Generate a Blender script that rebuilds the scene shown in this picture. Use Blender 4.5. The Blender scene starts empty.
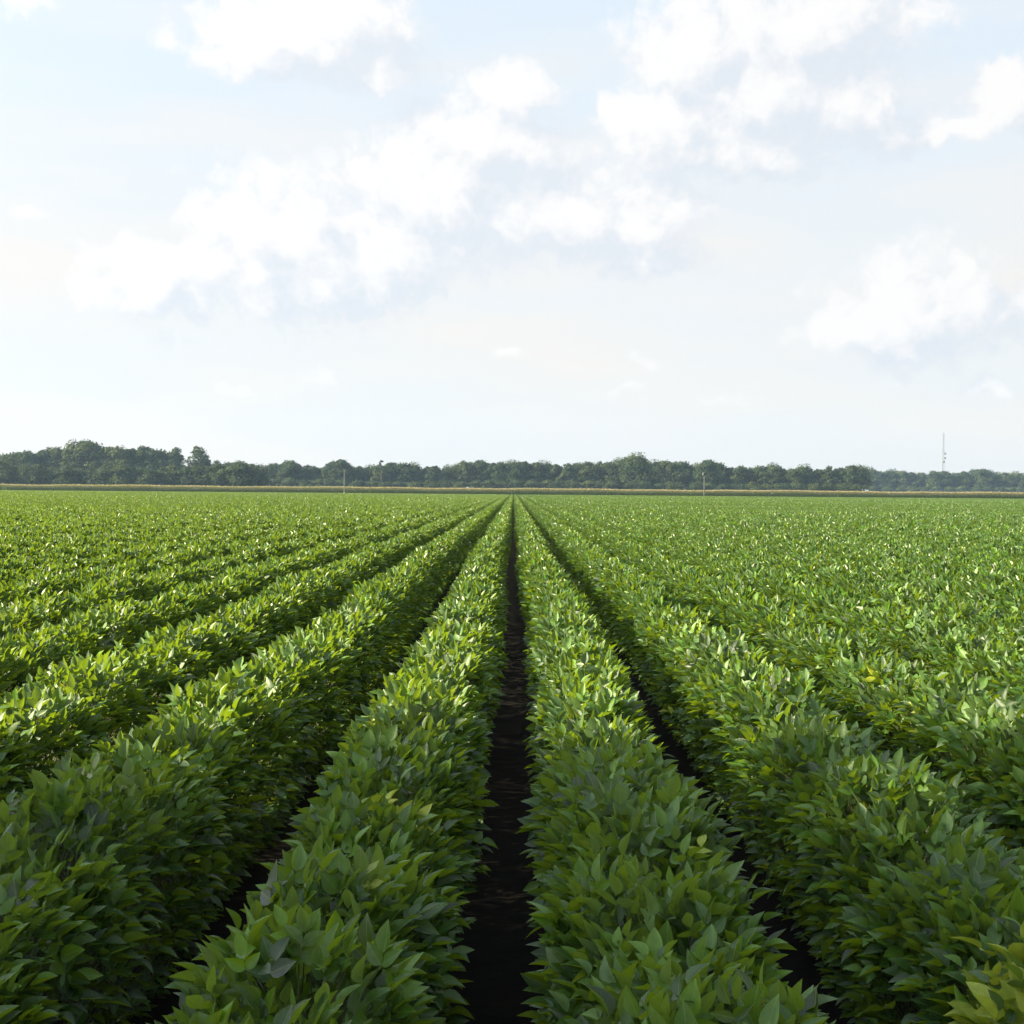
import bpy, math, random
import numpy as np
from mathutils import Vector, Matrix

SC = bpy.context.scene
COL = SC.collection
R = math.radians
rng = np.random.default_rng(11)
random.seed(5)

# ------------------------------------------------------------------ basics
F_PX, CAM_H, ROLL, VPX = 1400.0, 1.60, 0.48, 513.0
SUN_EL, SUN_BACK = 25.0, 10.0            # elevation; degrees behind straight left
ROW = 0.76                               # row spacing
FIELD_END = 357.0


def horizon(px):                         # picture height of the horizon
    return 491.5 + (px - 512.0) * math.tan(R(ROLL))


def wx(px, d):                           # world x of a picture column at distance d
    return (px - VPX) * d / F_PX


def tag(o, label=None, cat=None, group=None, kind=None):
    if label: o['label'] = label
    if cat: o['category'] = cat
    if group: o['group'] = group
    if kind: o['kind'] = kind
    return o


def link(name, data, parent=None, loc=None):
    o = bpy.data.objects.new(name, data)
    COL.objects.link(o)
    if parent is not None: o.parent = parent
    if loc is not None: o.location = loc
    return o


def mesh_np(name, V, T, mats, smooth=False, attrs=None, matidx=None):
    """one mesh from vertex (n,3) and triangle (m,3) arrays"""
    me = bpy.data.meshes.new(name)
    V = np.ascontiguousarray(V, dtype=np.float32)
    T = np.ascontiguousarray(T, dtype=np.int32)
    me.vertices.add(len(V)); me.vertices.foreach_set('co', V.ravel())
    me.loops.add(T.size); me.loops.foreach_set('vertex_index', T.ravel())
    me.polygons.add(len(T))
    me.polygons.foreach_set('loop_start', np.arange(0, T.size, 3, dtype=np.int32))
    if matidx is not None:
        me.polygons.foreach_set('material_index', np.ascontiguousarray(matidx, dtype=np.int32))
    if isinstance(smooth, np.ndarray):
        me.polygons.foreach_set('use_smooth', smooth)
    else:
        me.polygons.foreach_set('use_smooth', np.full(len(T), bool(smooth)))
    for k, a in (attrs or {}).items():
        at = me.attributes.new(k, 'FLOAT', 'POINT')
        at.data.foreach_set('value', np.ascontiguousarray(a, dtype=np.float32))
    me.update(calc_edges=True)
    for m in (mats if isinstance(mats, (list, tuple)) else [mats]):
        me.materials.append(m)
    return me


class Acc:
    """collects triangle soups"""
    def __init__(self): self.V, self.T, self.A, self.B, self.S, self.U, self.W, self.n = [], [], [], [], [], [], [], 0
    def add(self, V, T, tint=None, aged_sunlit=None, smooth=False, along=None, side=None):
        self.V.append(V); self.T.append(T + self.n); self.n += len(V)
        self.A.append(np.zeros(len(V)) if tint is None else tint)
        self.B.append(np.zeros(len(V)) if aged_sunlit is None else aged_sunlit)
        self.S.append(np.full(len(T), smooth))
        self.U.append(np.zeros(len(V)) if along is None else along)
        self.W.append(np.ones(len(V)) if side is None else side)
    def build(self, name, mats):
        return mesh_np(name, np.concatenate(self.V), np.concatenate(self.T), mats, np.concatenate(self.S),
                       {'tint': np.concatenate(self.A), 'aged_sunlit': np.concatenate(self.B), **({'along': np.concatenate(self.U), 'side': np.concatenate(self.W)} if any(w[0] != 1 for w in self.W) else {})})


def norm(a):
    return a / np.maximum(np.linalg.norm(a, axis=-1, keepdims=True), 1e-9)


def tube(acc, pts, rad, sides=6, cap=True):
    pts = np.asarray(pts, float); n = len(pts)
    rad = np.broadcast_to(np.asarray(rad, float), (n,))
    tan = norm(np.gradient(pts, axis=0))
    ref = np.array([1.0, 0, 0]) if abs(tan[0, 0]) < .8 else np.array([0, 1.0, 0])
    s = norm(np.cross(tan, ref)); t = np.cross(tan, s)
    a = np.linspace(0, 2 * math.pi, sides, endpoint=False)
    V = (pts[:, None] + rad[:, None, None] * (np.cos(a)[None, :, None] * s[:, None] + np.sin(a)[None, :, None] * t[:, None])).reshape(-1, 3)
    T = []
    for i in range(n - 1):
        for k in range(sides):
            p, q = i * sides + k, i * sides + (k + 1) % sides
            T += [(p, q, q + sides), (p, q + sides, p + sides)]
    if cap:
        for base in (0, (n - 1) * sides):
            for k in range(1, sides - 1): T.append((base, base + k, base + k + 1))
    acc.add(V, np.array(T))


def box(acc, c, s):
    c = np.array(c, float); h = np.array(s, float) / 2
    V = np.array([[x, y, z] for x in (-1, 1) for y in (-1, 1) for z in (-1, 1)], float) * h + c
    T = np.array([(0, 1, 3), (0, 3, 2), (4, 6, 7), (4, 7, 5), (0, 4, 5), (0, 5, 1), (2, 3, 7), (2, 7, 6), (0, 2, 6), (0, 6, 4), (1, 5, 7), (1, 7, 3)])
    acc.add(V, T)


# ------------------------------------------------------------------ materials
def new_mat(name):
    m = bpy.data.materials.new(name); m.use_nodes = True
    nt = m.node_tree; nt.nodes.clear()
    return m, nt, nt.nodes, nt.links


def ramp(nodes, stops):
    r = nodes.new('ShaderNodeValToRGB')
    e = r.color_ramp.elements
    e[0].position, e[0].color = stops[0][0], (*stops[0][1], 1)
    e[1].position, e[1].color = stops[-1][0], (*stops[-1][1], 1)
    for p, c in stops[1:-1]:
        x = e.new(p); x.color = (*c, 1)
    return r


def leaf_material(name, stops, under, trans, tfac, rough=.42, spec=.5, aged_sunlit=(.32, .28, .03), objrand=0.0, bump=False):
    m, nt, N, L = new_mat(name)
    at = N.new('ShaderNodeAttribute'); at.attribute_name = 'tint'
    ag = N.new('ShaderNodeAttribute'); ag.attribute_name = 'aged_sunlit'
    fac = at.outputs['Fac']
    if objrand:
        oi = N.new('ShaderNodeObjectInfo')
        ma = N.new('ShaderNodeMath'); ma.operation = 'MULTIPLY_ADD'
        L.new(oi.outputs['Random'], ma.inputs[0]); ma.inputs[1].default_value = objrand
        mb = N.new('ShaderNodeMath'); mb.operation = 'MULTIPLY'; mb.inputs[1].default_value = 1 - objrand
        L.new(fac, mb.inputs[0]); L.new(mb.outputs[0], ma.inputs[2]); fac = ma.outputs[0]
    r = ramp(N, stops); L.new(fac, r.inputs[0])
    geo = N.new('ShaderNodeNewGeometry')
    mu = N.new('ShaderNodeMix'); mu.data_type = 'RGBA'
    mu.inputs['B'].default_value = (*under, 1)
    mm = N.new('ShaderNodeMath'); mm.operation = 'MULTIPLY'; mm.inputs[1].default_value = .75
    L.new(geo.outputs['Backfacing'], mm.inputs[0]); L.new(mm.outputs[0], mu.inputs['Factor'])
    L.new(r.outputs[0], mu.inputs['A'])
    my = N.new('ShaderNodeMix'); my.data_type = 'RGBA'; my.inputs['B'].default_value = (*aged_sunlit, 1)
    L.new(ag.outputs['Fac'], my.inputs['Factor']); L.new(mu.outputs['Result'], my.inputs['A'])
    p = N.new('ShaderNodeBsdfPrincipled'); L.new(my.outputs['Result'], p.inputs['Base Color'])
    p.inputs['Roughness'].default_value = rough; p.inputs['Specular IOR Level'].default_value = spec
    t = N.new('ShaderNodeBsdfTranslucent')
    mt = N.new('ShaderNodeMix'); mt.data_type = 'RGBA'; mt.inputs['B'].default_value = (.42, .45, .04, 1)
    mt.inputs['A'].default_value = (*trans, 1); L.new(ag.outputs['Fac'], mt.inputs['Factor'])
    L.new(mt.outputs['Result'], t.inputs['Color'])
    mx = N.new('ShaderNodeMixShader'); mx.inputs[0].default_value = tfac
    L.new(p.outputs[0], mx.inputs[1]); L.new(t.outputs[0], mx.inputs[2])
    o = N.new('ShaderNodeOutputMaterial'); L.new(mx.outputs[0], o.inputs['Surface'])
    if bump:
        def mth(op, *a):
            q = N.new('ShaderNodeMath'); q.operation = op
            for i, v in enumerate(a):
                if isinstance(v, (int, float)): q.inputs[i].default_value = v
                else: L.new(v, q.inputs[i])
            return q.outputs[0]
        al = N.new('ShaderNodeAttribute'); al.attribute_name = 'along'
        sd = N.new('ShaderNodeAttribute'); sd.attribute_name = 'side'
        ab = mth('ABSOLUTE', sd.outputs['Fac'])
        def edge(x, a, b):
            q = N.new('ShaderNodeMapRange'); q.interpolation_type = 'SMOOTHSTEP'; L.new(x, q.inputs['Value'])
            q.inputs['From Min'].default_value = a; q.inputs['From Max'].default_value = b; return q.outputs[0]
        isn = mth('LESS_THAN', ab, .5)                                   # only where the leaf carries its own places
        rib = mth('MULTIPLY', mth('SUBTRACT', 1.0, edge(ab, .006, .022)), mth('GREATER_THAN', al.outputs['Fac'], .001))
        rib = mth('MULTIPLY', rib, isn)
        st = mth('PINGPONG', mth('MULTIPLY', mth('SUBTRACT', al.outputs['Fac'], mth('MULTIPLY', ab, 1.1)), 9.0), .5)
        vein = mth('MULTIPLY', mth('SUBTRACT', 1.0, edge(st, .02, .16)), mth('GREATER_THAN', al.outputs['Fac'], .001))
        vv = mth('MINIMUM', mth('ADD', mth('MULTIPLY', rib, .55), mth('MULTIPLY', vein, .13)), 1.0)
        vc = N.new('ShaderNodeMix'); vc.data_type = 'RGBA'; vc.inputs['B'].default_value = (.16, .25, .07, 1)
        L.new(vv, vc.inputs['Factor']); L.new(my.outputs['Result'], vc.inputs['A'])
        tc = N.new('ShaderNodeTexCoord')
        no = N.new('ShaderNodeTexNoise'); no.inputs['Scale'].default_value = 70; no.inputs['Detail'].default_value = 4
        L.new(tc.outputs['Object'], no.inputs['Vector'])
        mo = N.new('ShaderNodeMix'); mo.data_type = 'RGBA'; mo.blend_type = 'MULTIPLY'; mo.inputs['Factor'].default_value = .55
        mr = ramp(N, [(.3, (.62, .66, .6)), (.7, (1.25, 1.2, 1.2))]); L.new(no.outputs['Fac'], mr.inputs[0])
        L.new(vc.outputs['Result'], mo.inputs['A']); L.new(mr.outputs[0], mo.inputs['B'])
        L.new(mo.outputs['Result'], p.inputs['Base Color'])
        bp = N.new('ShaderNodeBump'); bp.inputs['Strength'].default_value = .35; bp.inputs['Distance'].default_value = .004
        L.new(mth('ADD', no.outputs['Fac'], mth('MULTIPLY', mth('MAXIMUM', vein, rib), -.35)), bp.inputs['Height']); L.new(bp.outputs[0], p.inputs['Normal'])
    return m


def plain(name, col, rough=.7, metal=0., noise=None, col2=None, spec=.4):
    m, nt, N, L = new_mat(name)
    p = N.new('ShaderNodeBsdfPrincipled'); p.inputs['Roughness'].default_value = rough
    p.inputs['Metallic'].default_value = metal; p.inputs['Specular IOR Level'].default_value = spec
    p.inputs['Base Color'].default_value = (*col, 1)
    if noise:
        tc = N.new('ShaderNodeTexCoord')
        no = N.new('ShaderNodeTexNoise'); no.inputs['Scale'].default_value = noise; no.inputs['Detail'].default_value = 6
        L.new(tc.outputs['Object'], no.inputs['Vector'])
        r = ramp(N, [(.3, col), (.7, col2 or tuple(c * .6 for c in col))]); L.new(no.outputs['Fac'], r.inputs[0])
        L.new(r.outputs[0], p.inputs['Base Color'])
        b = N.new('ShaderNodeBump'); b.inputs['Strength'].default_value = .5; b.inputs['Distance'].default_value = .02
        L.new(no.outputs['Fac'], b.inputs['Height']); L.new(b.outputs[0], p.inputs['Normal'])
    o = N.new('ShaderNodeOutputMaterial'); L.new(p.outputs[0], o.inputs['Surface'])
    return m


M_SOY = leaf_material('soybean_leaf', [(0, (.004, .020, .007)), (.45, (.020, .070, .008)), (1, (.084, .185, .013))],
                      (.078, .130, .060), (.270, .39, .010), .27, rough=.42, spec=.5, aged_sunlit=(.42, .48, .04), bump=True)  # yellow brightened so that the dapple patch looks sunlit within the shade
M_STEM = plain('soybean_stem', (.10, .14, .045), .7, noise=60, col2=(.07, .08, .03))
M_SOIL = plain('soil', (.009, .0075, .007), .95, noise=9, col2=(.005, .0045, .0045), spec=.1)
M_TREE = leaf_material('tree_leaf', [(0, (.011, .022, .009)), (.5, (.024, .040, .013)), (1, (.078, .092, .028))],
                       (.06, .085, .035), (.07, .11, .02), .15, rough=.7, spec=.12, objrand=.45)
M_BARK = plain('bark', (.13, .11, .09), .9, noise=4, col2=(.07, .06, .05))
M_CORN = leaf_material('corn_leaf', [(0, (.028, .055, .014)), (.6, (.06, .10, .022)), (1, (.11, .14, .035))],
                       (.06, .09, .03), (.10, .16, .02), .25, rough=.5, aged_sunlit=(.31, .245, .165))
M_WOOD = plain('weathered_wood', (.10, .10, .10), .85, noise=3, col2=(.07, .07, .07))
M_POLE = plain('dull_grey_paint', (.20, .20, .19), .7, noise=3, col2=(.15, .15, .15))
M_STEEL = plain('galvanised_steel', (.17, .175, .185), .6, .2, noise=5, col2=(.13, .135, .14))
M_WHITE = plain('white_paint', (.7, .7, .68), .5)


# ------------------------------------------------------------------ soybean leaves
def leaf_template(kind):
    if kind == 'near':
        s = [0, .10, .28, .48, .68, .86, 1]
        w = [0, .185, .295, .295, .215, .10, 0]
    elif kind == 'mid':
        s = [0, .34, .70, 1]; w = [0, .31, .21, 0]
    else:
        s = [0, .40, 1]; w = [0, .31, 0]
    V, mid, left, right = [], [], [], []
    for i, (a, b) in enumerate(zip(s, w)):
        mid.append(len(V)); V.append((a, 0))
        if b > 0:
            left.append(len(V)); V.append((a, -b))
            right.append(len(V)); V.append((a, b))
        else:
            left.append(mid[-1]); right.append(mid[-1])
    T = []
    if kind == 'far':
        T = [(mid[0], left[1], mid[2]), (mid[0], mid[2], right[1])]
        V = [V[mid[0]], V[left[1]], V[right[1]], V[mid[2]]]
        T = [(0, 3, 1), (0, 2, 3)]
        return np.array(V), np.array(T)
    for i in range(len(s) - 1):
        for e, flip in ((left, 0), (right, 1)):
            quad = [mid[i], mid[i + 1], e[i + 1], e[i]]
            tris = []
            if quad[2] == quad[1]: tris = [(quad[0], quad[1], quad[3])]
            elif quad[3] == quad[0]: tris = [(quad[0], quad[1], quad[2])]
            else: tris = [(quad[0], quad[1], quad[2]), (quad[0], quad[2], quad[3])]
            for t in tris: T.append(t[::-1] if flip else t)
    return np.array(V), np.array(T)


TPL = {k: leaf_template(k) for k in ('near', 'mid', 'far')}


def put_leaves(acc, kind, P, D, N, L, fold, curl, tint, aged_sunlit, wid=1.0):
    tv, tt = TPL[kind]
    D = norm(D); S = norm(np.cross(D, N)); N = np.cross(S, D)
    a, b = tv[:, 0], tv[:, 1]
    n, k = len(P), len(tv)
    w = np.broadcast_to(np.asarray(wid, float), (n,))
    c = fold[:, None] * np.abs(b)[None] - curl[:, None] * (a ** 2)[None]
    V = P[:, None] + L[:, None, None] * (a[None, :, None] * D[:, None] + (w[:, None] * b[None])[:, :, None] * S[:, None] + c[:, :, None] * N[:, None])
    T = (tt[None] + (np.arange(n) * k)[:, None, None]).reshape(-1, 3)
    acc.add(V.reshape(-1, 3), T, np.repeat(tint, k), np.repeat(aged_sunlit, k), kind == 'near', *((np.tile(a, n), np.tile(b, n)) if kind == 'near' else ()))


def wiggle(y):
    return .030 * np.sin((y - 7) * 2 * math.pi / 18) * np.exp(-np.maximum(y, 0) / 60)


class Bumps:
    def __init__(self, r, waves, amp):
        self.k = [(2 * math.pi / (w * r.uniform(.8, 1.25)), r.uniform(0, 6.28), a) for w, a in zip(waves, amp)]
    def __call__(self, y):
        return sum(a * np.sin(k * y + p) for k, p, a in self.k)


def row_zone(acc, stems, r, y0, y1, dens, kind, size, prof, spots=()):
    """leaves of one stretch of one soybean row"""
    hB, lB, rB = prof
    n = int((y1 - y0) * dens)
    tri = kind == 'near'
    if tri: n //= 3
    y = r.uniform(y0, y1, n)
    # angle round the rounded top of the row, denser towards the outside
    phi = r.uniform(-1, 1, n); phi = np.sign(phi) * np.abs(phi) ** .92 * R(122)
    sh = np.abs(np.sin(np.minimum(np.abs(phi), R(90)))) ** .78 * np.sign(phi)
    low = np.clip((np.abs(phi) - R(90)) / R(38), 0, 1)         # below the shoulder: the flanks
    depth = 1.0 - np.abs(r.normal(0, .22, n)) + .04
    W = .200 + np.where(phi < 0, lB(y), rB(y)); H = .725 + hB(y)
    zc = .40
    x = W * sh * depth * (1 - .50 * low)
    z = zc + (H - zc) * np.maximum(np.cos(phi), 0) ** .58 * depth - low * .33
    P = np.stack([x + wiggle(y), y, z], 1)
    out = np.clip(np.abs(np.sin(phi)), 0, 1); top = np.clip(np.cos(phi), 0, 1)
    # which way the tip points: up on the crown, outwards on the flanks
    az = r.uniform(0, 2 * math.pi, n)
    hx = np.cos(az) * (.35 + .65 * top) + np.sign(phi) * out * 1.5
    hy = np.sin(az) * (.45 + .55 * top)
    el = R(1) * (r.normal(71, 18, n) * top + r.normal(2, 17, n) * (1 - top))
    hv = norm(np.stack([hx, hy, np.zeros(n)], 1))
    D = hv * np.cos(el)[:, None] + np.array([0, 0, 1.]) * np.sin(el)[:, None]
    # blades turn partly to the light, with a good deal of disorder
    up = np.array([-.35, -.05, 1.0]) + r.normal(0, .42, (n, 3))
    up += hv * (-.55 * top)[:, None]
    L = size * r.uniform(.70, 1.22, n) * (1 - .38 * low)
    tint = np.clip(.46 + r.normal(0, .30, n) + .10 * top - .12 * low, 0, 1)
    aged_sunlit = np.where(r.uniform(0, 1, n) < .004, r.uniform(.3, .8, n), 0)
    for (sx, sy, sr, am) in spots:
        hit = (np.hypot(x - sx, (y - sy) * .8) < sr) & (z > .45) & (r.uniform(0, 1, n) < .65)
        aged_sunlit = np.where(hit, r.uniform(am * .6, am, n), aged_sunlit)
    fold = r.uniform(.25, 1.0, n); curl = r.normal(.10, .12, n)
    wid = r.uniform(.76, 1.08, n)
    if not tri:
        put_leaves(acc, kind, P, D, up, L, fold, curl, tint, aged_sunlit, wid)
        return
    # a trifoliate leaf: a middle leaflet and two that leave its base sideways, on a thin petiole
    Dn = norm(D); S = norm(np.cross(Dn, up)); Nn = np.cross(S, Dn)
    put_leaves(acc, kind, P + Dn * .022, Dn, Nn, L, fold, curl, tint, aged_sunlit, wid)
    for sg in (-1, 1):
        a = R(1) * r.uniform(50, 82, n)
        d2 = Dn * np.cos(a)[:, None] + sg * S * np.sin(a)[:, None] + Nn * r.normal(0, .22, (n, 1)) + np.array([0, 0, .18])
        n2 = Nn + sg * S * r.normal(-.25, .25, (n, 1))
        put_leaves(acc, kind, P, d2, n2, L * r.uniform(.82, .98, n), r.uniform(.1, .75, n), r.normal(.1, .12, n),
                   np.clip(tint + r.normal(0, .06, n), 0, 1), aged_sunlit, wid)
    root = np.stack([x * .25 + wiggle(y), y + r.normal(0, .03, n), np.maximum(z - r.uniform(.10, .24, n), .05)], 1)
    ax = norm(P - root); s1 = norm(np.cross(ax, np.array([0.1, 1., 0.2]))); s2 = np.cross(ax, s1)
    e = [s1 * .0016, (-.5 * s1 + .87 * s2) * .0016, (-.5 * s1 - .87 * s2) * .0016]
    V = np.stack([root + e[0], root + e[1], root + e[2], P + e[0] * .8, P + e[1] * .8, P + e[2] * .8], 1).reshape(-1, 3)
    t = np.array([(0, 1, 4), (0, 4, 3), (1, 2, 5), (1, 5, 4), (2, 0, 3), (2, 3, 5)])
    stems.add(V, (t[None] + (np.arange(n) * 6)[:, None, None]).reshape(-1, 3))


def row_meshes(seed, zones):
    r = np.random.default_rng(seed)
    hB = Bumps(r, (.33, .75, 1.9, 6.), (.022, .032, .030, .02))
    lB = Bumps(r, (.30, .62, 1.6, 5.), (.018, .020, .016, .012))
    rB = Bumps(r, (.28, .70, 1.4, 4.), (.018, .020, .016, .012))
    leaves, stems = Acc(), Acc()
    for (y0, y1, dens, kind, size) in zones:
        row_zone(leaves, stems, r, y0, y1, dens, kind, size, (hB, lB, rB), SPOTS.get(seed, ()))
    # main stems
    ys = np.arange(max(zones[0][0], -3), 14, .11)
    for y in ys:
        y += r.normal(0, .03); x = wiggle(y) + r.normal(0, .02)
        tube(stems, [(x, y, -.02), (x + r.normal(0, .02), y + r.normal(0, .02), .3), (x + r.normal(0, .05), y + r.normal(0, .05), .58)],
             [.0045, .004, .0025], 5, False)
    return leaves.build('soybean_foliage', M_SOY), stems.build('soybean_stems', M_STEM)


# where a few leaves have yellowed; the first patch also paints in a sun dapple
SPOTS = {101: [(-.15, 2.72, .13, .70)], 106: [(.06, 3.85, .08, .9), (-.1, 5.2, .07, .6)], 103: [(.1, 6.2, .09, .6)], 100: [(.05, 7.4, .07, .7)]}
NEAR_ZONES = [(-3, .8, 700, 'mid', .085), (.8, 10, 2600, 'near', .057), (10, 34, 1400, 'mid', .074),
              (34, 100, 480, 'far', .112), (100, FIELD_END, 230, 'far', .145)]
FAR_ZONES = [(8, 36, 900, 'mid', .09), (36, 100, 440, 'far', .115), (100, FIELD_END, 200, 'far', .15)]

variants = [row_meshes(100 + k, NEAR_ZONES) for k in range(7)]
ORD = ['first', 'second', 'third', 'fourth', 'fifth', 'sixth', 'seventh', 'eighth', 'ninth', 'tenth', 'eleventh', 'twelfth']
NROW = 12
for i in range(-NROW, NROW):
    side = 'right' if i >= 0 else 'left'
    k = i if i >= 0 else -i - 1
    fo, st = variants[i % 7]
    row = link('soybean_row', None, loc=((i + .5) * ROW + {-1: .024, 0: -.018}.get(i, 0), 0 if k < 4 else random.uniform(-2.5, 2.5), 0))
    row.empty_display_size = .3
    if k == 0:
        lab = 'leafy green soybean row forming the %s bank of the dark central furrow' % side
    else:
        lab = '%s leafy green soybean row to the %s of the dark central furrow' % (ORD[k], side)
    tag(row, lab, 'crop row', 'soybean rows running away from the camera')
    link('foliage', fo, row); link('stems', st, row)

# all the remaining rows run together into one green expanse: one object, rows set out with geometry nodes
protos = []
for k in range(3):
    fo, st = row_meshes(300 + k, FAR_ZONES)
    protos.append(bpy.data.objects.new('soybean_row_source', fo))
xs = [(i + .5) * ROW for i in list(range(-205, -NROW)) + list(range(NROW, 215))]
pm = bpy.data.meshes.new('soybean_crop')
pm.from_pydata([(x, random.uniform(-1.5, 1.5), 0) for x in xs], [], [])
crop = tag(link('soybean_crop', pm), 'wide expanse of soybean rows merging into one green sheet on both sides', 'crop', kind='stuff')
ng = bpy.data.node_groups.new('rows', 'GeometryNodeTree')
ng.interface.new_socket('Geometry', in_out='INPUT', socket_type='NodeSocketGeometry')
ng.interface.new_socket('Geometry', in_out='OUTPUT', socket_type='NodeSocketGeometry')
gi, go = ng.nodes.new('NodeGroupInput'), ng.nodes.new('NodeGroupOutput')
g2i = ng.nodes.new('GeometryNodeGeometryToInstance')
for p in reversed(protos):
    oi = ng.nodes.new('GeometryNodeObjectInfo'); oi.inputs['Object'].default_value = p
    ng.links.new(oi.outputs['Geometry'], g2i.inputs[0])
iop = ng.nodes.new('GeometryNodeInstanceOnPoints'); iop.inputs['Pick Instance'].default_value = True
rv = ng.nodes.new('FunctionNodeRandomValue'); rv.data_type = 'INT'
for s in rv.inputs:
    if s.name == 'Min' and s.type == 'INT': s.default_value = 0
    if s.name == 'Max' and s.type == 'INT': s.default_value = 2
ng.links.new([s for s in rv.outputs if s.type == 'INT'][0], iop.inputs['Instance Index'])
ng.links.new(gi.outputs[0], iop.inputs['Points']); ng.links.new(g2i.outputs[0], iop.inputs['Instance'])
ng.links.new(iop.outputs[0], go.inputs[0])
md = crop.modifiers.new('rows', 'NODES'); md.node_group = ng

# ------------------------------------------------------------------ ground
def ground():
    r = np.random.default_rng(3)
    xs = np.concatenate([np.linspace(-1690, -20, 30), np.arange(-12, 12.01, .12), np.linspace(20, 1690, 30)])
    ys = np.concatenate([np.linspace(-1690, -8, 20), np.arange(-4, 16, .14), np.linspace(18, 1690, 60)])
    X, Y = np.meshgrid(xs, ys)
    near = (np.abs(X) < 12) & (Y > -4) & (Y < 16)
    Z = np.where(near, .018 * np.cos(X / ROW * 2 * math.pi + math.pi) + r.normal(0, .007, X.shape), 0)
    V = np.stack([X, Y, Z - .02], -1).reshape(-1, 3)
    nx = len(xs); idx = np.arange(len(V)).reshape(len(ys), nx)
    a, b, c, d = idx[:-1, :-1].ravel(), idx[:-1, 1:].ravel(), idx[1:, 1:].ravel(), idx[1:, :-1].ravel()
    T = np.concatenate([np.stack([a, b, c], 1), np.stack([a, c, d], 1)])
    o = link('ground', mesh_np('ground', V, T, M_SOIL, True))
    tag(o, kind='structure')
    # grass between the corn and the wood
    m, nt, N, L = new_mat('meadow')
    p = N.new('ShaderNodeBsdfPrincipled'); p.inputs['Roughness'].default_value = .9
    tc = N.new('ShaderNodeTexCoord'); no = N.new('ShaderNodeTexNoise'); no.inputs['Scale'].default_value = .08; no.inputs['Detail'].default_value = 9
    L.new(tc.outputs['Object'], no.inputs['Vector'])
    rr = ramp(N, [(.35, (.05, .085, .02)), (.65, (.10, .12, .04))]); L.new(no.outputs['Fac'], rr.inputs[0]); L.new(rr.outputs[0], p.inputs['Base Color'])
    oo = N.new('ShaderNodeOutputMaterial'); L.new(p.outputs[0], oo.inputs['Surface'])
    V = np.array([(-1690, 358, .012), (1690, 358, .012), (1690, 1690, .012), (-1690, 1690, .012)], float)
    tag(link('meadow', mesh_np('meadow', V, np.array([(0, 1, 2), (0, 2, 3)]), m)), kind='structure')


ground()

# ------------------------------------------------------------------ corn strip
def corn():
    r = np.random.default_rng(8)
    acc = Acc()
    x0, x1, y0 = -152.0, 170.0, 360.0
    for row in range(9):
        xs = np.arange(x0, x1, .19); xs = xs + r.normal(0, .05, len(xs)); n = len(xs)
        y = y0 + row * .76 + r.normal(0, .06, n)
        h = 2.05 + r.normal(0, .07, n) + .07 * np.sin(xs / 9) + .05 * np.sin(xs / 2.7)
        # stalk: two crossed slivers
        for ax in ((1, 0), (0, 1)):
            w = .016
            V = np.stack([np.stack([xs - ax[0] * w, y - ax[1] * w, 0 * h], 1), np.stack([xs + ax[0] * w, y + ax[1] * w, 0 * h], 1), np.stack([xs, y, h], 1)], 1).reshape(-1, 3)
            acc.add(V, np.arange(3 * n).reshape(-1, 3), np.full(3 * n, .4))
        for lv in range(9):
            z = h * (.14 + .095 * lv) + r.normal(0, .04, n)
            az = r.uniform(0, 6.28, n); ln = r.uniform(.55, .85, n) * (1 - .04 * lv)
            hx, hy = np.cos(az), np.sin(az)
            px, py = -hy * .05, hx * .05
            b = np.stack([xs, y, z], 1)
            m = b + np.stack([hx * ln * .5, hy * ln * .5, ln * .35], 1)
            e = b + np.stack([hx * ln, hy * ln, ln * r.uniform(-.15, .25, n)], 1)
            s = np.stack([px, py, 0 * px], 1)
            V = np.stack([b - s * .5, b + s * .5, m + s, m - s, e], 1).reshape(-1, 3)
            t = np.array([(0, 1, 2), (0, 2, 3), (3, 2, 4)])
            tn = np.clip(.18 + .08 * lv + r.normal(0, .16, n), 0, 1)  # shade painted in: leaves get darker towards the foot of the corn
            acc.add(V, (t[None] + (np.arange(n) * 5)[:, None, None]).reshape(-1, 3), np.repeat(tn, 5), np.full(5 * n, .30 if lv > 6 else 0.))  # upper leaves tinted yellower to look sunlit
        # tassels
        for k in range(7):
            az = r.uniform(0, 6.28, n); sp = r.uniform(.03, .22, n)
            b = np.stack([xs, y, h - .05], 1); e = b + np.stack([np.cos(az) * sp, np.sin(az) * sp, r.uniform(.22, .44, n)], 1)
            s = np.stack([-np.sin(az), np.cos(az), 0 * az], 1) * .022
            V = np.stack([b - s, b + s, e + s, e - s], 1).reshape(-1, 3)
            t = np.array([(0, 1, 2), (0, 2, 3)])
            acc.add(V, (t[None] + (np.arange(n) * 4)[:, None, None]).reshape(-1, 3), np.full(4 * n, .5), np.full(4 * n, .9))
    tag(link('corn_strip', acc.build('corn', M_CORN)), 'strip of tall corn with tan tassels across the far end of the field', 'corn', kind='stuff')


corn()

# ------------------------------------------------------------------ trees
def blob_dirs(r, n):
    return norm(r.normal(0, 1, (n, 3)))


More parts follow.
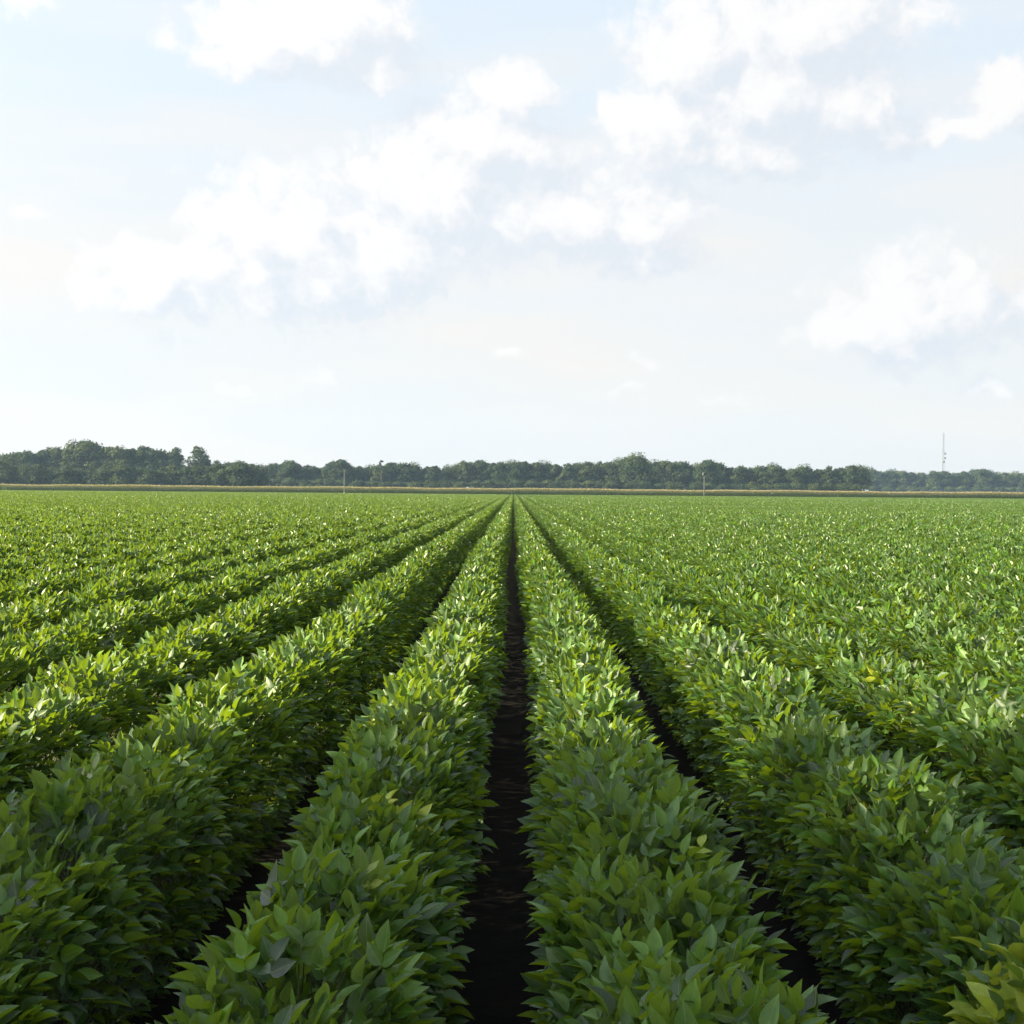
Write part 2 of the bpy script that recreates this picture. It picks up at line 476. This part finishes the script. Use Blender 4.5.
def crown_mesh(seed, h, w, z0, lobes, per, leaf, top=.5, loose=.12, narrow=1.0):
    r = np.random.default_rng(seed); acc = Acc()
    zc = z0 + (h - z0) * top
    for k in range(lobes):
        # lobes fill an egg-shaped volume; big ones inside, small ones make the outline
        u = blob_dirs(r, 1)[0] * (r.uniform(.3, 1) ** .5 if k < lobes * .6 else r.uniform(.78, .97))
        rad = w * (r.uniform(.15, .25) if k < lobes * .6 else r.uniform(.06, .13))
        hh = (h - zc - rad * .8) if u[2] > 0 else (zc - z0 - rad * .6)
        taper = 1 - .25 * max(u[2], 0)
        c = np.array([u[0] * (w / 2 - rad * .7) * taper * narrow, u[1] * (w / 2 - rad * .7) * taper, zc + u[2] * hh])
        n = max(int(per * (rad / (w * .2)) ** 2), 30)
        d = blob_dirs(r, n); d[:, 2] = np.where(d[:, 2] < -.3, -d[:, 2] * .6, d[:, 2]); d = norm(d)
        rr = rad * (1 + r.normal(0, loose, n) + .16 * np.sin(d[:, 0] * 5 + k) * np.cos(d[:, 1] * 6 + k * 2))
        P = c + d * rr[:, None] * np.array([1, 1, .82])
        nn = norm(d + r.normal(0, .42, (n, 3))); t1 = norm(np.cross(nn, r.normal(0, 1, (n, 3)))); t2 = np.cross(nn, t1)
        s = leaf * r.uniform(.5, 1.3, n)[:, None]
        tn = np.clip(.5 + r.normal(0, .16) + r.normal(0, .13, n), 0, 1)
        V = np.stack([P - t1 * s * .6, P + t2 * s * r.uniform(.3, .6, (n, 1)), P + t1 * s * .7, P - t2 * s * r.uniform(.3, .6, (n, 1)) - nn * s * .15], 1).reshape(-1, 3)
        t = np.array([(0, 2, 1), (0, 3, 2)])
        acc.add(V, (t[None] + (np.arange(n) * 4)[:, None, None]).reshape(-1, 3), np.repeat(tn, 4))
    return acc.build('crown', M_TREE)


def trunk_mesh(seed, h, z0, rad, limbs=6, spread=3.):
    r = np.random.default_rng(seed); acc = Acc()
    zt = z0 + (h - z0) * .72
    z = np.linspace(-.3, zt, 7); x = np.cumsum(r.normal(0, .05 * rad, 7)); y = np.cumsum(r.normal(0, .05 * rad, 7))
    tube(acc, np.stack([x, y, z], 1), rad * np.array([1.35, 1, .9, .75, .6, .4, .15]), 8)
    for k in range(limbs):
        t = r.uniform(.35, .85); zz = z0 * .7 + (zt - z0 * .7) * t; a = r.uniform(0, 6.28); s = spread * r.uniform(.6, 1)
        i = min(int((zz + .3) / (zt + .3) * 6), 5)
        p0 = np.array([x[i], y[i], zz]); p2 = p0 + np.array([math.cos(a) * s, math.sin(a) * s, s * .8]); p1 = (p0 + p2) / 2 + np.array([0, 0, -.12 * s])
        tube(acc, [p0, p1, p2], rad * np.array([.42, .28, .08]), 6)
    return acc.build('trunk', M_BARK)


KIND = {}
for k in range(5):      # broad forest trees, twenty metres
    KIND['broad', k] = (crown_mesh(20 + k, 20, 13 + k % 3, .3, 46, 150, .74, .50, .17), trunk_mesh(20 + k, 20, 4, .3), 20)
for k in range(3):      # slimmer
    KIND['slim', k] = (crown_mesh(40 + k, 20, 9, .6, 32, 120, .7, .55, .17), trunk_mesh(40 + k, 20, 4, .25, 5, 2.), 20)
for k in range(4):      # low bushy edge trees, ten metres, leafy to the ground
    KIND['low', k] = (crown_mesh(60 + k, 10, 9 + k % 2, .2, 34, 130, .58, .42, .17), trunk_mesh(60 + k, 10, 1.5, .17, 5, 2.), 10)
KIND['open', 0] = (crown_mesh(80, 20, 9, 4, 16, 75, .7, .6, .22), trunk_mesh(80, 20, 5, .25, 8, 3.), 20)
KIND['snag', 0] = (crown_mesh(83, 20, 3.2, 7, 9, 60, .6, .8, .2), trunk_mesh(83, 20, 9, .3, 4, 1.2), 20)

SKY = [(-60, 452), (0, 450), (25, 447), (50, 444), (70, 442), (87, 439), (105, 443), (125, 444), (143, 442), (160, 444), (175, 442), (186, 450), (191, 455), (205, 459),
       (222, 459), (245, 459), (258, 464), (270, 462), (290, 459), (303, 462), (310, 465), (322, 463), (340, 458), (352, 464), (365, 461), (380, 463), (392, 460),
       (405, 461), (416, 460), (430, 463), (445, 465), (463, 459), (480, 458), (500, 460), (515, 457), (530, 458), (545, 458), (558, 463), (570, 460), (590, 459),
       (601, 461), (612, 457), (625, 456), (636, 453), (647, 459), (662, 458), (680, 456), (692, 464), (699, 461), (707, 458), (717, 460), (730, 464), (750, 466),
       (765, 463), (777, 463), (790, 467), (804, 463), (815, 465), (830, 464), (848, 462), (862, 462), (869, 466), (880, 470), (890, 467), (905, 469), (920, 470),
       (938, 468), (950, 470), (965, 469), (978, 467), (990, 470), (1005, 471), (1024, 471), (1090, 471)]
LOW = [(-60, 461), (0, 459), (20, 461), (50, 464), (75, 466), (95, 463), (120, 461), (150, 465), (175, 464), (190, 463), (215, 461), (235, 462)]


def height_at(px, d, prof):
    ys = np.interp(px, [p[0] for p in prof], [p[1] for p in prof])
    return CAM_H + (horizon(px) - ys) * d / F_PX


TREE_LABEL = {
    'tall': ('dark full crown in the tall wood at far left, behind the low bushy trees', 'trees of the tall wood at far left'),
    'edge': ('low bushy tree in the front fringe of the far left wood', 'low bushy trees fringing the far left wood'),
    'mid': ('dark blue-green tree in the long even wood behind the corn strip', 'trees of the long wood behind the corn'),
    'shrub': ('low leafy shrub crowding the foot of the wood behind the corn', 'shrubs at the foot of the wood'),
    'pale': ('small hazy tree in the paler lower wood below the radio mast', 'trees of the hazy wood under the mast'),
}


def tree(key, px, d, h, which, label=None, wscale=1.0):
    cm, tm, h0 = KIND[key]
    s = h / h0
    o = link('shrub' if which == 'shrub' else 'tree', None, loc=(wx(px, d), d, 0)); o.empty_display_size = 1
    sx = min(1.25, max(.75, s)) * wscale * (1.3 if which == 'shrub' else 1)
    o.scale = (sx, sx, s); o.rotation_euler.z = random.uniform(0, 6.28)
    lab, grp = TREE_LABEL[which]
    tag(o, label or lab, 'shrub' if which == 'shrub' else 'tree', grp)
    link('crown', cm, o); link('trunk', tm, o)
    return o


def belt(px0, px1, d, step, which, kinds, prof, rows, skip=(), dd=9):
    for q in range(rows):
        dq = d + q * dd
        px = px0 + (step * .5 if q % 2 else 0)
        while px < px1:
            p = px + random.uniform(-.2, .2) * step
            if not any(a < p < b for a, b in skip):
                h = height_at(p, dq, prof) * random.uniform(.92, 1.02) * (1 if q == 0 else random.uniform(.9, 1.0))
                tree(random.choice(kinds), p, dq + random.uniform(-3, 3), h, which)
            px += step * random.uniform(.85, 1.15)


BROAD = [('broad', k) for k in range(5)]; SLIM = [('slim', k) for k in range(3)]; LOWK = [('low', k) for k in range(4)]
belt(-75, 184, 650, 13, 'tall', BROAD + SLIM[:1], SKY, 2, dd=12)
belt(-85, 262, 560, 13.5, 'edge', LOWK, LOW, 1)
belt(208, 866, 720, 11.0, 'mid', BROAD + BROAD + SLIM, SKY, 2, skip=[(286, 294), (337, 343), (633, 639), (704, 711)])
belt(206, 868, 690, 13.8, 'shrub', LOWK, [(-100, 479), (206, 478), (300, 477), (420, 480), (560, 478), (700, 481), (868, 482), (1100, 484)], 1)
belt(872, 1060, 1120, 12, 'shrub', LOWK, [(0, 486), (872, 485), (1100, 486)], 1)
belt(868, 1085, 1150, 10.5, 'pale', BROAD, SKY, 2, dd=16)
tree(('broad', 1), 87, 655, height_at(87, 655, SKY) + .4, 'tall', 'tallest rounded crown standing highest above the far left wood')
tree(('slim', 1), 198, 660, height_at(198, 660, [(0, 445), (1000, 445)]), 'tall', 'loose airy tree standing clear at the right end of the tall wood', 1.3)
tree(('broad', 3), 290, 700, height_at(290, 700, SKY) + .5, 'mid', 'broad domed tree rising from the left part of the long wood', 1.15)
tree(('broad', 0), 340, 705, height_at(340, 705, SKY) + .5, 'mid', 'dome-topped tree directly behind the thin pale pole', 1.0)
tree(('snag', 0), 381, 712, height_at(381, 712, [(0, 459), (1000, 459)]), 'mid', 'narrow blunt treetop poking up just right of the thin pale pole')
tree(('broad', 2), 636, 705, height_at(636, 705, SKY) + .5, 'mid', 'highest crown near the middle of the long even wood', 1.0)
tree(('broad', 4), 707, 705, height_at(707, 705, SKY) + .5, 'mid', 'full crown right behind the thick grey utility pole')

# the tree beside the camera whose shade falls over the near rows
sun_dir = Vector((-math.cos(R(SUN_BACK)) * math.cos(R(SUN_EL)), -math.sin(R(SUN_BACK)) * math.cos(R(SUN_EL)), math.sin(R(SUN_EL))))
shade = link('shade_tree', None, loc=(-13.5, -2.8, 0))
tag(shade, 'big leafy tree at the near end of the rows whose shade covers the foreground', 'tree')
link('crown', crown_mesh(95, 11.5, 12.0, 1.6, 44, 420, .34, .5, .14), shade)
link('trunk', trunk_mesh(95, 11.5, 2.2, .28, 8, 3.2), shade)

# ------------------------------------------------------------------ poles, mast, weeds
def utility_pole():
    d = 357.6; hgt = CAM_H + (horizon(704) - 472) * d / F_PX
    o = link('utility_pole', None, loc=(wx(704, d), d, 0)); o.empty_display_size = 1
    tag(o, 'thick grey wooden pole with a box at its top, before the corn', 'pole')
    a = Acc(); tube(a, [(0, 0, -.3), (0, 0, hgt * .5), (0, 0, hgt)], [.15, .135, .11], 10); link('post', a.build('post', M_WOOD), o)
    a = Acc(); tube(a, [(-.30, -.05, hgt - .85), (-.30, -.05, hgt - .80), (-.30, -.05, hgt - .22), (-.30, -.05, hgt - .16)], [.15, .18, .18, .12], 12)
    link('transformer', a.build('transformer', M_STEEL), o)
    a = Acc(); box(a, (-.17, -.03, hgt - .3), (.14, .05, .06)); box(a, (-.17, -.03, hgt - .7), (.14, .05, .06)); link('bracket', a.build('bracket', M_STEEL), o)
    a = Acc(); tube(a, [(-.30, -.05, hgt - .16), (-.30, -.05, hgt - .02)], [.04, .025], 8); link('insulator', a.build('insulator', M_POLE), o)


def thin_pole():
    d = 357.4; hgt = CAM_H + (horizon(344) - 470) * d / F_PX
    o = link('marker_pole', None, loc=(wx(344, d), d, 0)); o.empty_display_size = 1
    tag(o, 'thin pale pole standing before the corn on the left half', 'pole')
    a = Acc(); tube(a, [(0, 0, -.3), (0, 0, hgt * .5), (0, 0, hgt - .05)], [.075, .07, .06], 9); link('post', a.build('post', M_POLE), o)
    a = Acc(); tube(a, [(0, 0, hgt - .05), (0, 0, hgt + .02), (0, 0, hgt + .06)], [.085, .085, .03], 9); link('cap', a.build('cap', M_STEEL), o)
    a = Acc(); tube(a, [(0, 0, -.05), (0, 0, .9), (0, 0, .95)], [.17, .17, .12], 9); link('sleeve', a.build('sleeve', M_WHITE), o)


def mast():
    d = 1550.; hgt = CAM_H + (horizon(942) - 433) * d / F_PX
    o = link('radio_mast', None, loc=(wx(942.5, d), d, 0)); o.empty_display_size = 2
    tag(o, 'slender grey lattice radio mast rising behind the hazy wood', 'mast')
    a = Acc(); wb, wt = 2.6, 1.1
    cor = [(math.cos(t), math.sin(t)) for t in (R(90), R(210), R(330))]
    def at(k, z):
        w = wb + (wt - wb) * min(z / hgt, 1)
        return np.array([cor[k][0] * w * .6, cor[k][1] * w * .6, z])
    for k in range(3):
        tube(a, [at(k, z) for z in np.linspace(-.5, hgt, 8)], .15, 6)
    zs = np.arange(0, hgt - 2.2, 2.4)
    for j, z in enumerate(zs):
        for k in range(3):
            k2 = (k + 1) % 3
            tube(a, [at(k, z), at(k2, z)], .07, 4); tube(a, [at(k if j % 2 else k2, z), at(k2 if j % 2 else k, z + 2.4)], .07, 4)
    link('lattice', a.build('lattice', M_STEEL), o)
    a = Acc(); tube(a, [(0, 0, hgt - .4), (0, 0, hgt + 2.5)], [.12, .05], 6); link('antenna', a.build('antenna', M_STEEL), o)
    for py in (453.8, 458.2):
        z = CAM_H + (horizon(944) - py) * d / F_PX
        a = Acc()
        tube(a, [(1.35, -.75, z), (1.45, -.85, z), (1.6, -1.35, z), (1.62, -1.75, z)], [.3, 1.0, 1.15, 1.15], 16)
        box(a, (.85, -.4, z), (1.3, .25, .25))
        link('dish', a.build('dish', plain('dish_grey', (.16, .16, .17), .6)), o)
    z = CAM_H + (horizon(942) - 461.8) * d / F_PX
    a = Acc(); tube(a, [(0, 0, z - .9), (0, 0, z - .85), (0, 0, z + .85), (0, 0, z + .9)], [.6, 1.9, 1.9, .6], 12); link('platform', a.build('platform', M_STEEL), o)


def weed(px, d, h, label):
    r = np.random.default_rng(int(px)); o = link('tall_weed', None, loc=(wx(px, d), d, 0)); o.empty_display_size = .3
    tag(o, label, 'weed')
    st = Acc(); tube(st, [(0, 0, -.02), (.02, 0, h * .5), (.05, .02, h)], [.02, .015, .006], 6)
    n = 70; z = r.uniform(.25, 1, n) * h; az = r.uniform(0, 6.28, n)
    P = np.stack([.03 * np.cos(az), .03 * np.sin(az), z], 1)
    D = np.stack([np.cos(az), np.sin(az), r.uniform(.1, 1., n)], 1)
    lf = Acc(); put_leaves(lf, 'mid', P, D, np.tile([0, 0, 1.], (n, 1)), r.uniform(.2, .42, n) * (1.25 - z / h * .6), r.uniform(.1, .4, n), r.normal(.2, .1, n), np.clip(r.normal(.8, .15, n), 0, 1), np.zeros(n))
    link('stem', st.build('weed_stem', M_STEM), o); link('leaves', lf.build('weed_leaves', M_SOY), o)


utility_pole(); thin_pole(); mast()
weed(837.5, 356.5, 1.75, 'tall bright green weed sticking up before the corn at right')
weed(369.5, 356.8, 1.6, 'small pale green weed just right of the thin pole')
weed(3.0, 352, 2.0, 'bushy green weed at the far left end of the corn strip')
weed(5.5, 353, 1.7, 'short green weed beside the bushy one before the corn end')

# ------------------------------------------------------------------ haze
hb = Acc(); box(hb, (0, 0, 42), (3390, 3390, 90))
hm = bpy.data.materials.new('haze'); hm.use_nodes = True; hm.node_tree.nodes.clear()
pv = hm.node_tree.nodes.new('ShaderNodeVolumePrincipled'); pv.inputs['Color'].default_value = (.48, .70, 1.0, 1); pv.inputs['Density'].default_value = .000115
pv.inputs['Anisotropy'].default_value = .2
ho = hm.node_tree.nodes.new('ShaderNodeOutputMaterial'); hm.node_tree.links.new(pv.outputs[0], ho.inputs['Volume'])
tag(link('haze', mesh_np('haze', hb.V[0], hb.T[0], hm)), kind='stuff')

# ------------------------------------------------------------------ sky
def pxdir(px, py):        # picture place -> (azimuth, elevation) of that part of the sky
    a = math.atan((px - VPX) / F_PX)
    return a, math.atan((horizon(px) - py) / F_PX * math.cos(a))


CLOUDS = [  # px, py, rx, ry, weight
    (285, 42, 80, 30, 1), (345, 18, 52, 34, 1), (375, 62, 60, 28, .8), (245, 58, 40, 20, .8), (170, 40, 42, 18, .05), (20, 6, 50, 20, .4),
    (690, 55, 60, 44, 1), (800, 28, 95, 46, 1), (765, 90, 95, 52, 1), (660, 130, 62, 40, .9), (830, 112, 80, 45, .9), (745, 148, 130, 28, .85), (880, 130, 70, 28, .7),
    (1015, 95, 46, 28, 1), (950, 132, 90, 14, .6),
    (500, 95, 50, 30, .75), (475, 140, 80, 40, .85), (440, 200, 90, 52, 1), (540, 155, 52, 38, .3), (560, 215, 85, 42, .95), (625, 225, 65, 42, .9), (655, 255, 60, 20, .7),
    (270, 248, 70, 60, 1), (150, 282, 62, 36, .9), (325, 280, 85, 38, .95), (385, 245, 60, 48, .9),
    (915, 310, 75, 50, .9), (900, 268, 28, 30, .65), (960, 320, 65, 32, .75), (865, 330, 55, 20, .75),
    (315, 382, 60, 30, .05), (642, 370, 26, 20, .15), (990, 392, 36, 20, .10), (510, 353, 26, 11, .0), (720, 408, 90, 14, -.12), (230, 388, 70, 14, -.15), (30, 216, 60, 22, -.1), (620, 392, 60, 14, -.1),
]


def cloud_group():
    g = bpy.data.node_groups.new('cloud_cover', 'ShaderNodeTree')
    g.interface.new_socket('P', in_out='INPUT', socket_type='NodeSocketVector')
    g.interface.new_socket('Cover', in_out='OUTPUT', socket_type='NodeSocketFloat')
    N, L = g.nodes, g.links
    gi, go = N.new('NodeGroupInput'), N.new('NodeGroupOutput')
    prev = None
    # warp the places a little so that no outline is an ellipse
    wn = N.new('ShaderNodeTexNoise'); wn.noise_dimensions = '2D'; wn.inputs['Scale'].default_value = 14; wn.inputs['Detail'].default_value = 4
    L.new(gi.outputs[0], wn.inputs['Vector'])
    wa = N.new('ShaderNodeVectorMath'); wa.operation = 'MULTIPLY_ADD'; wa.inputs[1].default_value = (.035, .028, 0); wa.inputs[2].default_value = (-.0175, -.014, 0)
    L.new(wn.outputs['Color'], wa.inputs[0])
    wn2 = N.new('ShaderNodeTexNoise'); wn2.noise_dimensions = '2D'; wn2.inputs['Scale'].default_value = 55; wn2.inputs['Detail'].default_value = 3
    L.new(gi.outputs[0], wn2.inputs['Vector'])
    wb = N.new('ShaderNodeVectorMath'); wb.operation = 'MULTIPLY_ADD'; wb.inputs[1].default_value = (.022, .018, 0)
    L.new(wn2.outputs['Color'], wb.inputs[0])
    wc = N.new('ShaderNodeVectorMath'); wc.inputs[1].default_value = (-.011, -.009, 0); L.new(wa.outputs[0], wc.inputs[0]); L.new(wc.outputs[0], wb.inputs[2])
    wp = N.new('ShaderNodeVectorMath'); L.new(gi.outputs[0], wp.inputs[0]); L.new(wb.outputs[0], wp.inputs[1])
    for (px, py, rx, ry, wt) in CLOUDS:
        a, e = pxdir(px, py)
        v = N.new('ShaderNodeVectorMath'); v.operation = 'MULTIPLY_ADD'
        sx, sy = F_PX / rx / 1.03, F_PX / ry / 1.03
        v.inputs[1].default_value = (sx, sy, 0); v.inputs[2].default_value = (-a * sx, -e * sy, 0)
        L.new(wp.outputs[0], v.inputs[0])
        ln = N.new('ShaderNodeVectorMath'); ln.operation = 'LENGTH'; L.new(v.outputs[0], ln.inputs[0])
        m = N.new('ShaderNodeMath'); m.operation = 'SUBTRACT'; m.inputs[0].default_value = wt; L.new(ln.outputs['Value'], m.inputs[1])
        if prev is None: prev = m.outputs[0]
        else:
            s = N.new('ShaderNodeMath'); s.operation = 'SMOOTH_MAX'; s.inputs[2].default_value = .35
            L.new(prev, s.inputs[0]); L.new(m.outputs[0], s.inputs[1]); prev = s.outputs[0]
    n1 = N.new('ShaderNodeTexNoise'); n1.noise_dimensions = '2D'; n1.inputs['Scale'].default_value = 48; n1.inputs['Detail'].default_value = 7; n1.inputs['Roughness'].default_value = .66
    L.new(gi.outputs[0], n1.inputs['Vector'])
    m = N.new('ShaderNodeMath'); m.operation = 'MULTIPLY_ADD'; m.inputs[1].default_value = .9; m.inputs[2].default_value = -.45
    L.new(n1.outputs['Fac'], m.inputs[0])
    vo = N.new('ShaderNodeTexVoronoi'); vo.voronoi_dimensions = '2D'; vo.feature = 'F1'; vo.normalize = True; vo.inputs['Scale'].default_value = 34; vo.inputs['Detail'].default_value = 3
    vo.inputs['Roughness'].default_value = .55
    vw = N.new('ShaderNodeVectorMath'); L.new(gi.outputs[0], vw.inputs[0]); L.new(wb.outputs[0], vw.inputs[1]); L.new(vw.outputs[0], vo.inputs['Vector'])
    pf = N.new('ShaderNodeMath'); pf.operation = 'MULTIPLY_ADD'; pf.inputs[1].default_value = -1.6; pf.inputs[2].default_value = .54
    L.new(vo.outputs['Distance'], pf.inputs[0])
    m2 = N.new('ShaderNodeMath'); L.new(m.outputs[0], m2.inputs[0]); L.new(pf.outputs[0], m2.inputs[1]); m = m2
    mx = N.new('ShaderNodeMath'); mx.operation = 'MAXIMUM'; mx.inputs[1].default_value = -1.2; L.new(prev, mx.inputs[0])
    ad = N.new('ShaderNodeMath'); L.new(m.outputs[0], ad.inputs[0]); L.new(mx.outputs[0], ad.inputs[1])
    L.new(ad.outputs[0], go.inputs[0])
    return g


def world():
    w = bpy.data.worlds.new('World'); SC.world = w; w.use_nodes = True
    nt = w.node_tree; N, L = nt.nodes, nt.links; N.clear()
    tc = N.new('ShaderNodeTexCoord'); sp = N.new('ShaderNodeSeparateXYZ'); L.new(tc.outputs['Generated'], sp.inputs[0])
    def math2(op, a, b=None, c=None):
        m = N.new('ShaderNodeMath'); m.operation = op
        for i, s in enumerate((a, b, c)):
            if s is None: continue
            if isinstance(s, (int, float)): m.inputs[i].default_value = s
            else: L.new(s, m.inputs[i])
        return m.outputs[0]
    az = math2('ARCTAN2', sp.outputs[0], sp.outputs[1]); el = math2('ARCSINE', sp.outputs[2])
    P = N.new('ShaderNodeCombineXYZ'); L.new(az, P.inputs[0]); L.new(el, P.inputs[1])
    g = cloud_group()
    def cover(off):
        v = N.new('ShaderNodeVectorMath'); v.inputs[1].default_value = off; L.new(P.outputs[0], v.inputs[0])
        q = N.new('ShaderNodeGroup'); q.node_tree = g; L.new(v.outputs[0], q.inputs[0]); return q.outputs[0]
    c0, c1 = cover((0, 0, 0)), cover((-.022, .022, 0))
    def smooth(x, a, b):
        m = N.new('ShaderNodeMapRange'); m.interpolation_type = 'SMOOTHSTEP'
        L.new(x, m.inputs['Value']); m.inputs['From Min'].default_value = a; m.inputs['From Max'].default_value = b; return m.outputs[0]
    mask = smooth(c0, -.50, .26)
    lit = smooth(math2('SUBTRACT', c0, c1), -.62, .70)          # the side turned to the sun is thinner towards it
    sky = N.new('ShaderNodeTexSky'); sky.sky_type = 'NISHITA'; sky.sun_disc = False
    sky.sun_elevation = R(SUN_EL); sky.sun_rotation = R(-90 - SUN_BACK); sky.dust_density = 2.0; sky.air_density = 1.0
    # thin high veil, thicker towards the horizon and streaky
    vn = N.new('ShaderNodeTexNoise'); vn.inputs['Scale'].default_value = 3.2; vn.inputs['Detail'].default_value = 6
    vm = N.new('ShaderNodeVectorMath'); vm.operation = 'MULTIPLY'; vm.inputs[1].default_value = (1., 5., 1.); L.new(P.outputs[0], vm.inputs[0]); L.new(vm.outputs[0], vn.inputs['Vector'])
    low = smooth(el, .36, .10)
    veil = math2('MINIMUM', math2('ADD', math2('MULTIPLY', low, .62), math2('MULTIPLY', smooth(vn.outputs['Fac'], .38, .7), .45)), .97)
    def mix(f, a, b):
        m = N.new('ShaderNodeMix'); m.data_type = 'RGBA'
        if isinstance(f, float): m.inputs['Factor'].default_value = f
        else: L.new(f, m.inputs['Factor'])
        for s, x in (('A', a), ('B', b)):
            if isinstance(x, tuple): m.inputs[s].default_value = (*x, 1)
            else: L.new(x, m.inputs[s])
        return m.outputs['Result']
    K = 1.0
    base = mix(veil, mix(.85, sky.outputs[0], (4.5, 5.1, 5.6)), (5.08 * K, 4.90 * K, 4.70 * K))
    cl = mix(lit, (4.16, 4.44, 4.80), (5.5, 5.4, 5.33))
    out = mix(math2('MULTIPLY', mask, .92), base, cl)
    # the haze is much brighter round the sun; to the right, outside the clouds, the sky is clear and blue
    dt = N.new('ShaderNodeVectorMath'); dt.operation = 'DOT_PRODUCT'; dt.inputs[1].default_value = tuple(sun_dir)
    L.new(tc.outputs['Generated'], dt.inputs[0])
    c = math2('MULTIPLY_ADD', dt.outputs['Value'], .5, .5)
    glow = math2('ADD', math2('MULTIPLY_ADD', c, .10, .955), math2('MULTIPLY', math2('POWER', math2('MAXIMUM', c, 0.0), 9.0), 2.6))
    gm = N.new('ShaderNodeVectorMath'); gm.operation = 'SCALE'; L.new(out, gm.inputs[0]); L.new(glow, gm.inputs['Scale'])
    right = math2('MULTIPLY', smooth(sp.outputs[0], .42, .85), .8)
    out = mix(right, gm.outputs[0], sky.outputs[0])
    bg = N.new('ShaderNodeBackground'); bg.inputs['Strength'].default_value = .05
    L.new(out, bg.inputs['Color'])
    o = N.new('ShaderNodeOutputWorld'); L.new(bg.outputs[0], o.inputs['Surface'])


world()

sun = bpy.data.lights.new('sun', 'SUN'); sun.energy = 5.0; sun.angle = R(.6); sun.color = (1, .86, .57)
so = link('sun', sun, loc=(-30, -5, 40)); so.rotation_euler = sun_dir.to_track_quat('Z', 'Y').to_euler()

# ------------------------------------------------------------------ camera
cam = bpy.data.cameras.new('camera'); cam.sensor_width = 36; cam.lens = F_PX / 1024 * 36; cam.clip_start = .05; cam.clip_end = 6000
co = link('camera', cam)
pitch = math.degrees(math.atan(20.5 / F_PX)); yaw = math.degrees(math.atan((VPX - 512) / F_PX))
co.matrix_world = Matrix.Translation((0, 0, CAM_H)) @ Matrix.Rotation(R(yaw), 4, 'Z') @ Matrix.Rotation(R(90 - pitch), 4, 'X') @ Matrix.Rotation(R(ROLL), 4, 'Z')
SC.camera = co
SC.view_settings.view_transform = 'Standard'; SC.view_settings.look = 'None'; SC.view_settings.gamma = 1
SC.view_settings.exposure = 1.896
SC.render.resolution_x = SC.render.resolution_y = 1024
try:
    SC.cycles.max_bounces = 8; SC.cycles.diffuse_bounces = 4; SC.cycles.transmission_bounces = 6; SC.cycles.volume_bounces = 0
    SC.cycles.use_denoising = True
except Exception:
    pass
